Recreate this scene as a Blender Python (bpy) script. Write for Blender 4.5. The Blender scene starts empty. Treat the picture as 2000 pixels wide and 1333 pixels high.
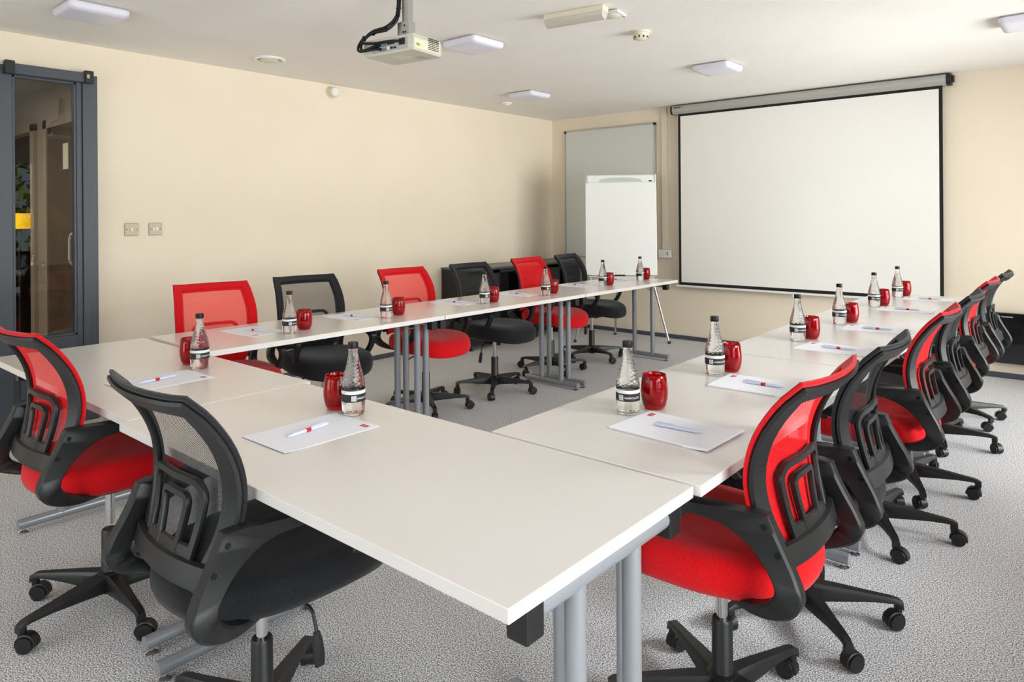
import bpy, bmesh, math, random
from mathutils import Vector, Matrix

S = bpy.context.scene
COL = S.collection
random.seed(7)
PI = math.pi

# ------------------------------------------------------------------ camera
cam_d = bpy.data.cameras.new('camera')
cam_d.sensor_fit = 'HORIZONTAL'
cam_d.sensor_width = 36.0
cam_d.lens = 24.4345
cam_d.shift_y = -0.12237
cam_d.clip_start = 0.05
cam = bpy.data.objects.new('camera', cam_d)
COL.objects.link(cam)
cam.matrix_world = (Matrix.Translation((0, 0, 1.315)) @ Matrix.Rotation(0.7075, 4, 'Z')
                    @ Matrix.Rotation(PI / 2, 4, 'X') @ Matrix.Rotation(-0.007, 4, 'Z'))
S.camera = cam

# ------------------------------------------------------------------ world, light, exposure
S.view_settings.view_transform = 'Standard'
S.view_settings.look = 'None'
S.view_settings.gamma = 1.0
S.view_settings.use_curve_mapping = False
S.view_settings.exposure = 0.64
S.cycles.use_denoising = True
S.cycles.sample_clamp_indirect = 8.0
S.cycles.caustics_reflective = False
S.cycles.caustics_refractive = False
S.cycles.max_bounces = 10
S.cycles.transparent_max_bounces = 16

world = bpy.data.worlds.new('world')
S.world = world
world.use_nodes = True
wn = world.node_tree.nodes
wn['Background'].inputs['Color'].default_value = (0.80, 0.90, 1.0, 1)
wn['Background'].inputs['Strength'].default_value = 1.0

XL, XR, YF, YB, ZC = -5.108, 1.3, -1.9, 6.732, 2.464
ZT = 0.725


def area_light(name, loc, rot, sx, sy, power, col=(1, 1, 1), spread=PI):
    d = bpy.data.lights.new(name, 'AREA')
    d.shape = 'RECTANGLE'
    d.size, d.size_y = sx, sy
    d.energy = power
    d.color = col
    d.spread = spread
    o = bpy.data.objects.new(name, d)
    COL.objects.link(o)
    o.location = loc
    o.rotation_euler = rot
    return o


# daylight in the right wall openings; near wall windows are added for fill light
WIN_R = [(-0.6, 1.75), (2.2, 3.11), (3.6, 6.2)]   # y ranges, right wall
FILL_WIN_N = [(-4.2, -2.4), (-1.9, -0.1)]               # x ranges, near wall: unseen windows added as fill
WZ0, WZ1 = 0.22, 2.15
DAY = (0.985, 0.985, 1.0)
TILT = math.radians(14)
for i, (a, b) in enumerate(WIN_R):
    if i != 1:
        area_light('window_daylight', (XR + 0.30, (a + b) / 2, (WZ0 + WZ1) / 2), (0, PI / 2 + (TILT if i else 0.0), 0),
                   WZ1 - WZ0, b - a, 120 if i == 0 else 205, DAY)
    else:                                          # added panel standing in for sky, brightens the floor and tables by the windows
        area_light('sky_daylight', (XR + 0.95, (a + b) / 2, 2.66), (0, math.radians(50), 0), 1.1, 1.6, 420, DAY)
for a, b in FILL_WIN_N:
    area_light('window_daylight', ((a + b) / 2, YF - 0.30, (WZ0 + WZ1) / 2), (PI / 2 + TILT, 0, 0),
               b - a, WZ1 - WZ0, 34, DAY)
area_light('passage_ceiling_lamp', (-6.3, 0.5, 2.36), (0, 0, 0), 0.5, 0.5, 22, (1.0, 0.93, 0.84))  # unseen light added to brighten the passage beyond the glass
sun_d = bpy.data.lights.new('sun', 'SUN')  # added to light the hedge only, aimed away from the room
sun_d.energy = 9.0
sun_d.angle = math.radians(0.5)
hedge_sun = bpy.data.objects.new('sun', sun_d)
COL.objects.link(hedge_sun)
hedge_sun.rotation_euler = Vector((0.75, -0.1, -0.65)).to_track_quat('-Z', 'Y').to_euler()


# ------------------------------------------------------------------ materials
def lin(c):
    return tuple(((v / 255.0) / 12.92 if v / 255.0 <= 0.04045 else ((v / 255.0 + 0.055) / 1.055) ** 2.4) for v in c)


MATS = {}


def mat(name, rgb, rough=0.5, metal=0.0, spec=0.5, noise=None, bump=None, trans=0.0, ior=1.45, coat=0.0):
    """rgb in sRGB 0..255; noise = (scale, second colour, detail); bump = (scale, strength)"""
    m = bpy.data.materials.new(name)
    m.use_nodes = True
    nt = m.node_tree
    p = nt.nodes['Principled BSDF']
    p.inputs['Base Color'].default_value = (*lin(rgb), 1)
    p.inputs['Roughness'].default_value = rough
    p.inputs['Metallic'].default_value = metal
    p.inputs['Specular IOR Level'].default_value = spec
    p.inputs['Transmission Weight'].default_value = trans
    p.inputs['IOR'].default_value = ior
    p.inputs['Coat Weight'].default_value = coat
    p.inputs['Coat Roughness'].default_value = 0.26
    tc = nt.nodes.new('ShaderNodeTexCoord')
    if noise:
        n = nt.nodes.new('ShaderNodeTexNoise')
        n.inputs['Scale'].default_value = noise[0]
        n.inputs['Detail'].default_value = noise[2] if len(noise) > 2 else 3
        r = nt.nodes.new('ShaderNodeValToRGB')
        r.color_ramp.elements[0].position = 0.40
        r.color_ramp.elements[1].position = 0.60
        r.color_ramp.elements[0].color = (*lin(rgb), 1)
        r.color_ramp.elements[1].color = (*lin(noise[1]), 1)
        nt.links.new(tc.outputs['Object'], n.inputs['Vector'])
        nt.links.new(n.outputs['Fac'], r.inputs['Fac'])
        nt.links.new(r.outputs['Color'], p.inputs['Base Color'])
    if bump:
        n = nt.nodes.new('ShaderNodeTexNoise')
        n.inputs['Scale'].default_value = bump[0]
        n.inputs['Detail'].default_value = 4
        b = nt.nodes.new('ShaderNodeBump')
        b.inputs['Strength'].default_value = bump[1]
        b.inputs['Distance'].default_value = 0.004
        nt.links.new(tc.outputs['Object'], n.inputs['Vector'])
        nt.links.new(n.outputs['Fac'], b.inputs['Height'])
        nt.links.new(b.outputs['Normal'], p.inputs['Normal'])
    MATS[name] = m
    return m


mat('wall_paint', (238, 224, 202), 0.75, spec=0.25, noise=(1.6, (240, 226, 205)), bump=(85, 0.10))
mat('ceiling_paint', (243, 238, 231), 0.85, spec=0.2, noise=(2.0, (245, 240, 233)), bump=(120, 0.35))
mat('carpet', (118, 115, 119), 0.95, spec=0.1, noise=(230, (255, 254, 255), 2), bump=(230, 0.3))
mat('skirting_paint', (74, 78, 88), 0.45)
mat('door_paint', (70, 75, 82), 0.42)
mat('laminate', (224, 218, 214), 0.32, spec=0.6, noise=(3.0, (226, 220, 216)), coat=0.7)
mat('laminate_edge', (232, 231, 226), 0.4)
mat('grey_steel', (150, 153, 158), 0.32, metal=0.35)
mat('black_plastic', (24, 24, 25), 0.40, noise=(300, (29, 29, 30)))
mat('black_soft', (13, 13, 14), 0.45, spec=0.35)
mat('chrome', (215, 215, 215), 0.14, metal=1.0)
mat('brass_wire', (190, 176, 140), 0.28, metal=1.0)
mat('brushed_steel', (170, 156, 134), 0.45, metal=0.4)
mat('white_plastic', (236, 234, 230), 0.4)
mat('ivory_plastic', (226, 216, 194), 0.42)
mat('lamp_diffuser', (226, 224, 236), 0.35)
mat('screen_fabric', (243, 240, 234), 0.9, spec=0.1)
mat('screen_border', (24, 22, 22), 0.8)
mat('case_grey', (176, 174, 168), 0.4, metal=0.2)
mat('board_grey', (214, 217, 212), 0.35, spec=0.5)
mat('aluminium', (190, 190, 188), 0.3, metal=0.9)
mat('flip_white', (240, 240, 236), 0.4)
mat('flip_grey', (196, 203, 198), 0.4)
mat('cabinet_black', (34, 33, 35), 0.4)
mat('cabinet_top', (92, 90, 88), 0.35)
mat('panel_gloss', (10, 10, 11), 0.08, coat=0.4)
mat('paper', (240, 240, 247), 0.7, spec=0.2)
mat('paper_edge', (205, 200, 200), 0.8)
mat('logo_red', (190, 22, 34), 0.6)
mat('pen_white', (208, 212, 232), 0.25)
mat('print_white', (235, 235, 235), 0.6)
mat('label_black', (30, 29, 30), 0.5)
mat('label_pale', (222, 222, 220), 0.5)
mat('projector_shell', (196, 192, 178), 0.35, spec=0.5)
mat('projector_pale', (222, 215, 192), 0.4)
mat('dark_slot', (28, 26, 24), 0.7)
mat('port_blue', (96, 122, 138), 0.5)
mat('brown_wood', (74, 62, 48), 0.5, noise=(6, (84, 70, 54)))
mat('corridor_paint', (150, 138, 120), 0.7)
mat('corridor_dark', (58, 47, 38), 0.7)
m = mat('shade_yellow', (250, 205, 10), 0.7)
m.node_tree.nodes['Principled BSDF'].inputs['Emission Color'].default_value = (1.0, 0.52, 0.0, 1)
m.node_tree.nodes['Principled BSDF'].inputs['Emission Strength'].default_value = 0.45
mat('green_plastic', (20, 120, 84), 0.4)
mat('leaf_green', (40, 66, 16), 0.8, noise=(7, (150, 160, 60), 8))
mat('hedge_stem', (70, 54, 38), 0.9)


def fabric(name, rgb, rgb2, scale=420):
    m = mat(name, rgb, 0.85, spec=0.15, noise=(scale, rgb2, 1), bump=(scale, 0.35))
    m.node_tree.nodes['Principled BSDF'].inputs['Sheen Weight'].default_value = 0.15
    return m


fabric('seat_red', (196, 8, 16), (220, 14, 24))
fabric('seat_black', (22, 22, 24), (34, 34, 36))
fabric('edge_red', (186, 8, 18), (206, 12, 24))
fabric('edge_black', (30, 30, 33), (42, 42, 45))


def mesh_fabric(name, rgb, hole):
    """woven see-through mesh: tiny round holes laid out in UV metres"""
    m = bpy.data.materials.new(name)
    m.use_nodes = True
    nt = m.node_tree
    p = nt.nodes['Principled BSDF']
    out = nt.nodes['Material Output']
    p.inputs['Base Color'].default_value = (*lin(rgb), 1)
    p.inputs['Roughness'].default_value = 0.7
    p.inputs['Specular IOR Level'].default_value = 0.25
    tc = nt.nodes.new('ShaderNodeTexCoord')
    sx = nt.nodes.new('ShaderNodeSeparateXYZ')
    nt.links.new(tc.outputs['UV'], sx.inputs[0])

    def sine(sock, per):
        a = nt.nodes.new('ShaderNodeMath'); a.operation = 'MULTIPLY'; a.inputs[1].default_value = 2 * PI / per
        b = nt.nodes.new('ShaderNodeMath'); b.operation = 'SINE'
        nt.links.new(sock, a.inputs[0]); nt.links.new(a.outputs[0], b.inputs[0])
        return b.outputs[0]
    s1, s2 = sine(sx.outputs[0], 0.0052), sine(sx.outputs[1], 0.0038)
    mu = nt.nodes.new('ShaderNodeMath'); mu.operation = 'MULTIPLY'
    nt.links.new(s1, mu.inputs[0]); nt.links.new(s2, mu.inputs[1])
    gt = nt.nodes.new('ShaderNodeMath'); gt.operation = 'GREATER_THAN'; gt.inputs[1].default_value = hole
    nt.links.new(mu.outputs[0], gt.inputs[0])
    tr = nt.nodes.new('ShaderNodeBsdfTransparent')
    mx = nt.nodes.new('ShaderNodeMixShader')
    nt.links.new(gt.outputs[0], mx.inputs[0])
    nt.links.new(p.outputs[0], mx.inputs[1]); nt.links.new(tr.outputs[0], mx.inputs[2])
    nt.links.new(mx.outputs[0], out.inputs['Surface'])
    MATS[name] = m


mesh_fabric('mesh_red', (228, 18, 26), 0.28)
mesh_fabric('mesh_black', (36, 36, 38), 0.06)


def clear_glass(name, tint, refl_ior, trans_mix, ior, rough=0.0):
    """refracting glass mixed with a share of straight transmission"""
    m = bpy.data.materials.new(name)
    m.use_nodes = True
    nt = m.node_tree
    nt.nodes.remove(nt.nodes['Principled BSDF'])
    out = nt.nodes['Material Output']
    g = nt.nodes.new('ShaderNodeBsdfGlass')
    g.inputs['Color'].default_value = (*tint, 1); g.inputs['IOR'].default_value = ior; g.inputs['Roughness'].default_value = rough
    t = nt.nodes.new('ShaderNodeBsdfTransparent'); t.inputs['Color'].default_value = (*tint, 1)
    mx = nt.nodes.new('ShaderNodeMixShader'); mx.inputs[0].default_value = trans_mix
    nt.links.new(g.outputs[0], mx.inputs[1]); nt.links.new(t.outputs[0], mx.inputs[2])
    nt.links.new(mx.outputs[0], out.inputs['Surface'])
    MATS[name] = m


clear_glass('bottle_glass', (0.985, 0.99, 0.985), 1.4, 0.12, 1.38)


def pane_glass(name, tint):
    m = bpy.data.materials.new(name)
    m.use_nodes = True
    nt = m.node_tree
    nt.nodes.remove(nt.nodes['Principled BSDF'])
    out = nt.nodes['Material Output']
    t = nt.nodes.new('ShaderNodeBsdfTransparent'); t.inputs['Color'].default_value = (*tint, 1)
    g = nt.nodes.new('ShaderNodeBsdfGlossy'); g.inputs['Roughness'].default_value = 0.01
    f = nt.nodes.new('ShaderNodeFresnel'); f.inputs['IOR'].default_value = 1.5
    mx = nt.nodes.new('ShaderNodeMixShader')
    nt.links.new(f.outputs[0], mx.inputs[0])
    nt.links.new(t.outputs[0], mx.inputs[1]); nt.links.new(g.outputs[0], mx.inputs[2])
    nt.links.new(mx.outputs[0], out.inputs['Surface'])
    MATS[name] = m


pane_glass('pane_glass', (0.86, 0.88, 0.88))
m = mat('tumbler_glass', (208, 2, 10), 0.04, spec=0.6, trans=0.66, ior=1.4)
m = mat('emergency_diffuser', (226, 216, 202), 0.22, trans=0.25)


# ------------------------------------------------------------------ mesh helpers
class MB:
    def __init__(self):
        self.v, self.f, self.uv = [], [], {}

    def add(self, vs, fs):
        o = len(self.v)
        self.v += [tuple(p) for p in vs]
        self.f += [tuple(i + o for i in f) for f in fs]
        return o

    def box(self, x0, x1, y0, y1, z0, z1):
        vs = [(x, y, z) for z in (z0, z1) for y in (y0, y1) for x in (x0, x1)]
        self.add(vs, [(0, 2, 3, 1), (4, 5, 7, 6), (0, 1, 5, 4), (2, 6, 7, 3), (0, 4, 6, 2), (1, 3, 7, 5)])
        return self

    def loft(self, rings, closed=True, cap0=True, cap1=True):
        n = len(rings[0])
        o = len(self.v)
        for r in rings:
            self.v += [tuple(p) for p in r]
        m = len(rings)
        for i in range(m - 1 if closed != 'loop' else m):
            a, b = o + i * n, o + ((i + 1) % m) * n
            for j in range(n):
                k = (j + 1) % n
                self.f.append((a + j, a + k, b + k, b + j))
        if closed != 'loop':
            if cap0:
                self.f.append(tuple(o + j for j in reversed(range(n))))
            if cap1:
                self.f.append(tuple(o + (m - 1) * n + j for j in range(n)))
        return self

    def lathe(self, prof, n=24, c=(0, 0, 0), axis='Z', caps=True):
        rings = []
        for r, h in prof:
            ring = []
            for j in range(n):
                a = 2 * PI * j / n
                p = (r * math.cos(a), r * math.sin(a), h)
                if axis == 'X':
                    p = (p[2], p[0], p[1])
                elif axis == 'Y':
                    p = (p[1], p[2], p[0])
                ring.append((p[0] + c[0], p[1] + c[1], p[2] + c[2]))
            rings.append(ring)
        return self.loft(rings, True, caps, caps)

    def tube(self, pts, r, n=10):
        """round tube along a polyline"""
        pts = [Vector(p) for p in pts]
        rings = []
        up = Vector((0, 0, 1))
        for i, p in enumerate(pts):
            t = (pts[min(i + 1, len(pts) - 1)] - pts[max(i - 1, 0)]).normalized()
            ref = up if abs(t.dot(up)) < 0.95 else Vector((1, 0, 0))
            a = t.cross(ref).normalized()
            b = t.cross(a)
            rings.append([p + (a * math.cos(2 * PI * j / n) + b * math.sin(2 * PI * j / n)) * r for j in range(n)])
        return self.loft(rings)

    def sweep(self, pts, side, ws, hs, n=12, loop=False, e=3.0):
        """rounded-rectangle section: half width ws along `side`, half height hs in the path's plane"""
        pts = [Vector(p) for p in pts]
        side = Vector(side)
        rings = []
        L = len(pts)
        for i, p in enumerate(pts):
            a, b = (pts[(i + 1) % L], pts[i - 1]) if loop else (pts[min(i + 1, L - 1)], pts[max(i - 1, 0)])
            t = (a - b).normalized()
            nn = t.cross(side).normalized()
            ring = []
            for j in range(n):
                q = 2 * PI * (j + 0.5) / n
                cq, sq = math.cos(q), math.sin(q)
                k = (abs(cq) ** e + abs(sq) ** e) ** (-1 / e)
                ring.append(p + side * (cq * k * ws[i]) + nn * (sq * k * hs[i]))
            rings.append(ring)
        return self.loft(rings, 'loop' if loop else True)

    def mesh(self, name, smooth=35, bevel=0.0):
        me = bpy.data.meshes.new(name)
        me.from_pydata(self.v, [], self.f)
        bm = bmesh.new()
        bm.from_mesh(me)
        bmesh.ops.recalc_face_normals(bm, faces=bm.faces)
        if bevel:
            ed = [x for x in bm.edges if len(x.link_faces) == 2 and x.calc_face_angle(0) > 0.6]
            bmesh.ops.bevel(bm, geom=ed, offset=bevel, segments=2, affect='EDGES', profile=0.5)
        bm.to_mesh(me)
        bm.free()
        if smooth:
            for p in me.polygons:
                p.use_smooth = True
            me.set_sharp_from_angle(angle=math.radians(smooth))
        return me

    def build(self, name, material, parent=None, smooth=35, bevel=0.0):
        return link(name, self.mesh(name, smooth, bevel), material, parent)


def link(name, me, material, parent=None):
    o = bpy.data.objects.new(name, me)
    COL.objects.link(o)
    if material is not None and not me.materials:
        me.materials.append(MATS[material])
    if parent is not None:
        o.parent = parent
    return o


def tag(o, label, cat, group=None):
    o['label'] = label
    o['category'] = cat
    if group:
        o['group'] = group
    return o


def thing(name, label, cat, loc=(0, 0, 0), rz=0.0, group=None):
    o = bpy.data.objects.new(name, None)
    o.empty_display_size = 0.05
    COL.objects.link(o)
    o.location = loc
    o.rotation_euler = (0, 0, rz)
    return tag(o, label, cat, group)


def struct(o, label):
    o['kind'] = 'structure'
    o['label'] = label
    return o


def copy_tree(o, parent=None):
    c = o.copy()
    COL.objects.link(c)
    c.parent = parent
    for ch in o.children:
        copy_tree(ch, c)
    return c


def catmull(pts, k=6, loop=False):
    pts = [Vector(p) for p in pts]
    n = len(pts)
    out = []
    rng = range(n) if loop else range(n - 1)
    for i in rng:
        if loop:
            p0, p1, p2, p3 = pts[i - 1], pts[i], pts[(i + 1) % n], pts[(i + 2) % n]
        else:
            p0, p1, p2, p3 = pts[max(i - 1, 0)], pts[i], pts[i + 1], pts[min(i + 2, n - 1)]
        for j in range(k):
            t = j / k
            out.append(0.5 * ((2 * p1) + (p2 - p0) * t + (2 * p0 - 5 * p1 + 4 * p2 - p3) * t * t
                              + (3 * p1 - p0 - 3 * p2 + p3) * t ** 3))
    if not loop:
        out.append(pts[-1])
    return out


def interp(tab, x):
    """smooth interpolation in a table of (x, value)"""
    if x <= tab[0][0]:
        return tab[0][1]
    for i in range(len(tab) - 1):
        if x <= tab[i + 1][0]:
            x0, y0 = tab[i]
            x1, y1 = tab[i + 1]
            m0 = (y1 - tab[max(i - 1, 0)][1]) / (x1 - tab[max(i - 1, 0)][0])
            j = min(i + 2, len(tab) - 1)
            m1 = (tab[j][1] - y0) / (tab[j][0] - x0)
            h = x1 - x0
            t = (x - x0) / h
            return ((2 * t ** 3 - 3 * t * t + 1) * y0 + (t ** 3 - 2 * t * t + t) * h * m0
                    + (-2 * t ** 3 + 3 * t * t) * y1 + (t ** 3 - t * t) * h * m1)
    return tab[-1][1]


# ------------------------------------------------------------------ the room
def slab_with_holes(axis, pos, thick, u0, u1, z0, z1, holes):
    """wall across u (x or y) with rectangular openings (u0,u1,z0,z1), built of boxes"""
    mb = MB()
    us = sorted({u0, u1, *[h[0] for h in holes], *[h[1] for h in holes]})
    for a, b in zip(us[:-1], us[1:]):
        c = (a + b) / 2
        spans = [(z0, z1)]
        for h in holes:
            if h[0] < c < h[1]:
                ns = []
                for s in spans:
                    if s[0] < h[2]:
                        ns.append((s[0], min(s[1], h[2])))
                    if s[1] > h[3]:
                        ns.append((max(s[0], h[3]), s[1]))
                spans = ns
        for s in spans:
            if axis == 'X':
                mb.box(min(pos, pos + thick), max(pos, pos + thick), a, b, s[0], s[1])
            else:
                mb.box(a, b, min(pos, pos + thick), max(pos, pos + thick), s[0], s[1])
    return mb


DY0, DY1, DZ1 = 0.92, 1.70, 2.255       # grey glazed door: opening in the left wall
o = MB().box(XL - 3.4, XR + 0.12, YF - 0.12, YB + 0.12, -0.06, 0.0).build('floor', 'carpet', smooth=0)
struct(o, 'speckled grey carpet floor')
o = MB().box(XL - 0.12, XR + 0.12, YF - 0.12, YB + 0.12, ZC, ZC + 0.08).build('ceiling', 'ceiling_paint', smooth=0)
struct(o, 'off-white stippled ceiling')
o = slab_with_holes('X', XL, -0.12, YF - 0.12, YB + 0.12, 0, ZC, [(DY0, DY1, 0, DZ1)]).build('wall_left', 'wall_paint', smooth=0)
struct(o, 'cream painted wall beside the grey glazed door')
o = MB().box(XL, XR, YB, YB + 0.12, 0, ZC).build('wall_back', 'wall_paint', smooth=0)
struct(o, 'cream painted wall behind the projection screen')
o = slab_with_holes('X', XR, 0.12, YF - 0.12, YB + 0.12, 0, ZC, [(a, b, WZ0, WZ1) for a, b in WIN_R]).build('wall_right', 'wall_paint', smooth=0)
struct(o, 'cream painted window wall')
o = slab_with_holes('Y', YF, -0.12, XL, XR, 0, ZC, [(a, b, WZ0, WZ1) for a, b in FILL_WIN_N]).build('wall_near', 'wall_paint', smooth=0)
struct(o, 'cream painted wall with two windows')

k = 0
for axis, lst in (('X', WIN_R), ('Y', FILL_WIN_N)):
    for a, b in lst:
        k += 1
        fr = MB()
        gl = MB()
        P = XR + 0.03 if axis == 'X' else YF - 0.09
        t = 0.05

        def bx(mb, u0, u1, z0, z1, p0, p1):
            if axis == 'X':
                mb.box(p0, p1, u0, u1, z0, z1)
            else:
                mb.box(u0, u1, p0, p1, z0, z1)
        mid = (a + b) / 2
        for u0, u1, z0, z1 in ((a, a + t, WZ0, WZ1), (b - t, b, WZ0, WZ1), (mid - t / 2, mid + t / 2, WZ0, WZ1),
                               (a, b, WZ0, WZ0 + t), (a, b, WZ1 - t, WZ1)):
            bx(fr, u0, u1, z0, z1, P, P + 0.06)
        f = fr.build('window_%d' % k, 'white_plastic', smooth=0)
        struct(f, 'white framed window with two panes')
        for u0, u1 in ((a + t, mid - t / 2), (mid + t / 2, b - t)):
            gl = MB()
            bx(gl, u0, u1, WZ0 + t, WZ1 - t, P + 0.027, P + 0.033)
            gl.build('pane', 'pane_glass', f, smooth=0)

SK = 0.042
for nm, bxs in (('baseboard_back', (XL, XR, YB - 0.014, YB, 0, SK)),
                ('baseboard_right', (XR - 0.014, XR, YF, YB - 0.014, 0, SK)),
                ('baseboard_near', (XL, XR - 0.014, YF, YF + 0.014, 0, SK))):
    struct(MB().box(*bxs).build(nm, 'skirting_paint', smooth=0), 'low dark grey skirting strip')
mb = MB().box(XL, XL + 0.014, YF + 0.014, DY0 - 0.06, 0, SK).box(XL, XL + 0.014, DY1 + 0.03, YB - 0.014, 0, SK)
struct(mb.build('baseboard_left', 'skirting_paint', smooth=0), 'low dark grey skirting strip')

# --- the grey glazed door in the left wall
FX = XL + 0.05                              # face of the frame
door = MB()
door.box(XL - 0.08, FX, DY1 - 0.075, DY1 + 0.012, 0, DZ1)                # right post
door.box(XL - 0.08, FX, DY0 - 0.012, DY0 + 0.075, 0, DZ1)                # left post
door.box(XL - 0.08, FX - 0.012, DY0 + 0.075, DY1 - 0.075, DZ1 - 0.03, DZ1)     # head
door = door.build('door_1', 'door_paint', smooth=0, bevel=0.002)
struct(door, 'dark grey door with tall glass pane and lower panel')
GY0, GY1, GZ0, GZ1 = 1.245, 1.592, 0.565, 2.20
LX0, LX1 = XL - 0.055, FX - 0.014
leaf = MB()
leaf.box(LX0, LX1, GY1, DY1 - 0.075, 0.012, DZ1 - 0.03)                  # right stile
leaf.box(LX0, LX1, GY0 - 0.09, GY0, 0.012, DZ1 - 0.03)                   # middle stile
leaf.box(LX0, LX1, DY0 + 0.075, GY0 - 0.09, 0.012, DZ1 - 0.03)           # hinge side
leaf.box(LX0, LX1, GY0, GY1, GZ1, DZ1 - 0.03)                            # top rail
leaf.box(LX0, LX1, GY0, GY1, 0.445, GZ0)                                 # middle rail
leaf.box(LX0, LX1, GY0, GY1, 0.012, 0.155)                               # bottom rail
leaf.box(LX0, LX1 - 0.022, GY0, GY1, 0.155, 0.445)                       # sunk panel ground
leaf.build('door_leaf', 'door_paint', door, smooth=0, bevel=0.003)
pn = MB().box(LX0 + 0.01, LX1 - 0.010, GY0 + 0.035, GY1 - 0.035, 0.19, 0.41)
pn.build('lower_panel', 'door_paint', door, smooth=0, bevel=0.008)
bd = MB()
for y0, y1, z0, z1 in ((GY0, GY0 + 0.014, GZ0, GZ1), (GY1 - 0.014, GY1, GZ0, GZ1), (GY0, GY1, GZ0, GZ0 + 0.014), (GY0, GY1, GZ1 - 0.014, GZ1)):
    bd.box(LX1 - 0.03, LX1 - 0.006, y0, y1, z0, z1)
bd.build('glazing_bead', 'door_paint', door, smooth=0, bevel=0.002)
MB().box(LX1 - 0.034, LX1 - 0.030, GY0, GY1, GZ0, GZ1).build('glass_pane', 'pane_glass', door, smooth=0)
MB().box(LX1, LX1 + 0.012, GY0 - 0.06, GY1 + 0.01, 0.425, 0.447).build('weather_bar', 'skirting_paint', door, smooth=0)
MB().box(XL - 0.05, FX + 0.004, GY0 - 0.11, DY1 + 0.002, 0.0, 0.012).build('threshold', 'brown_wood', door, smooth=0)
hr = MB().box(FX, FX + 0.035, GY0 - 0.02, DY1 - 0.05, 2.200, 2.262).build('head_rail', 'door_paint', door, smooth=0, bevel=0.003)
for y in (GY0 - 0.05, DY1 - 0.075):
    MB().box(FX, FX + 0.05, y, y + 0.05, 2.196, 2.275).build('rail_bracket', 'black_plastic', door, smooth=0, bevel=0.002)
MB().box(FX + 0.05, FX + 0.053, DY1 - 0.066, DY1 - 0.05, 2.225, 2.25).build('brass_screw', 'brass_wire', door, smooth=0)

# --- what stands beyond the glass: a short passage
WY = 1.86
pas = slab_with_holes('Y', WY, 0.1, XL - 3.3, XL - 0.12, 0, 2.4, [(-7.95, -6.95, 0, 2.08)]).build('wall_passage', 'corridor_paint', smooth=0)
struct(pas, 'taupe passage wall beyond the glass pane')
struct(MB().box(XL - 3.4, XL - 3.3, -0.4, 4.0, 0, 2.4).build('wall_passage_end', 'corridor_dark', smooth=0), 'dark brown end wall of the passage')
struct(MB().box(XL - 3.4, XL - 0.12, -0.4, -0.3, 0, 2.4).build('wall_passage_near', 'corridor_paint', smooth=0), 'taupe passage wall')
struct(MB().box(XL - 3.4, XL - 0.12, 3.9, 4.0, 0, 2.4).build('wall_passage_far', 'corridor_dark', smooth=0), 'dark brown far wall of the lobby')
struct(MB().box(XL - 3.4, XL - 0.12, -0.4, 4.0, 2.4, 2.45).build('ceiling_passage', 'corridor_paint', smooth=0), 'taupe passage ceiling')
d2 = MB()
d2.box(-6.62, -6.53, WY - 0.03, WY, 0, 2.12).box(-5.45, -5.36, WY - 0.03, WY, 0, 2.12).box(-6.62, -5.36, WY - 0.03, WY, 2.05, 2.13)
d2.box(-6.96, -6.86, WY - 0.03, WY, 0, 2.12).box(-8.0, -6.86, WY - 0.03, WY, 2.06, 2.14)
d2 = d2.build('door_2', 'corridor_paint', smooth=0)
struct(d2, 'dark brown passage door in a taupe frame')
MB().box(-6.53, -5.45, WY - 0.018, WY - 0.002, 0.0, 2.05).build('door_leaf', 'brown_wood', d2, smooth=0)
h = MB().tube(catmull([(-5.84, WY - 0.02, 1.21), (-5.84, WY - 0.07, 1.19), (-5.84, WY - 0.075, 1.09), (-5.84, WY - 0.07, 0.99), (-5.84, WY - 0.02, 0.97)], 4), 0.012)
h.build('pull_handle', 'ivory_plastic', d2)
MB().box(-6.16, -6.04, WY - 0.022, WY - 0.018, 1.70, 1.90).build('door_notice', 'ivory_plastic', d2, smooth=0)
lm = thing('standing_lamp', 'lamp with a small yellow shade seen through the door glass', 'lamp', (-6.98, 1.755, 0))
MB().lathe([(0.09, 0), (0.09, 0.015), (0.02, 0.025)], 20).build('base', 'black_plastic', lm)
MB().lathe([(0.008, 0.02), (0.008, 1.30)], 10).build('pole', 'black_plastic', lm)
MB().lathe([(0.082, 1.235), (0.080, 1.365)], 28, caps=False).build('shade', 'shade_yellow', lm)

# --- outside the window wall: ground and a clipped hedge
struct(MB().box(XR + 0.12, XR + 9, YF - 3, YB + 3, -0.40, -0.30).build('ground_outside', 'hedge_stem', smooth=0), 'brown earth outside the windows')
hd = MB()
rh = random.Random(3)
for i in range(2600):
    x, y, z = XR + 3.2 + rh.uniform(-0.5, 0.5) * (1 if i % 3 else 0.3), rh.uniform(0.5, 7.5), rh.uniform(-0.3, 3.0)
    d = Vector((rh.uniform(-1, 1), rh.uniform(-1, 1), rh.uniform(-1, 1))).normalized()
    e2 = d.orthogonal().normalized() * 0.07
    d *= 0.12
    c = Vector((x, y, z))
    hd.add([c - d, c + e2, c + d, c - e2], [(0, 1, 2, 3)])
hd = hd.build('garden_hedge', 'leaf_green', smooth=0)
tag(hd, 'leafy green garden hedge outside the window wall', 'hedge')

# ------------------------------------------------------------------ tables
TW, TT = 0.615, 0.025


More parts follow.
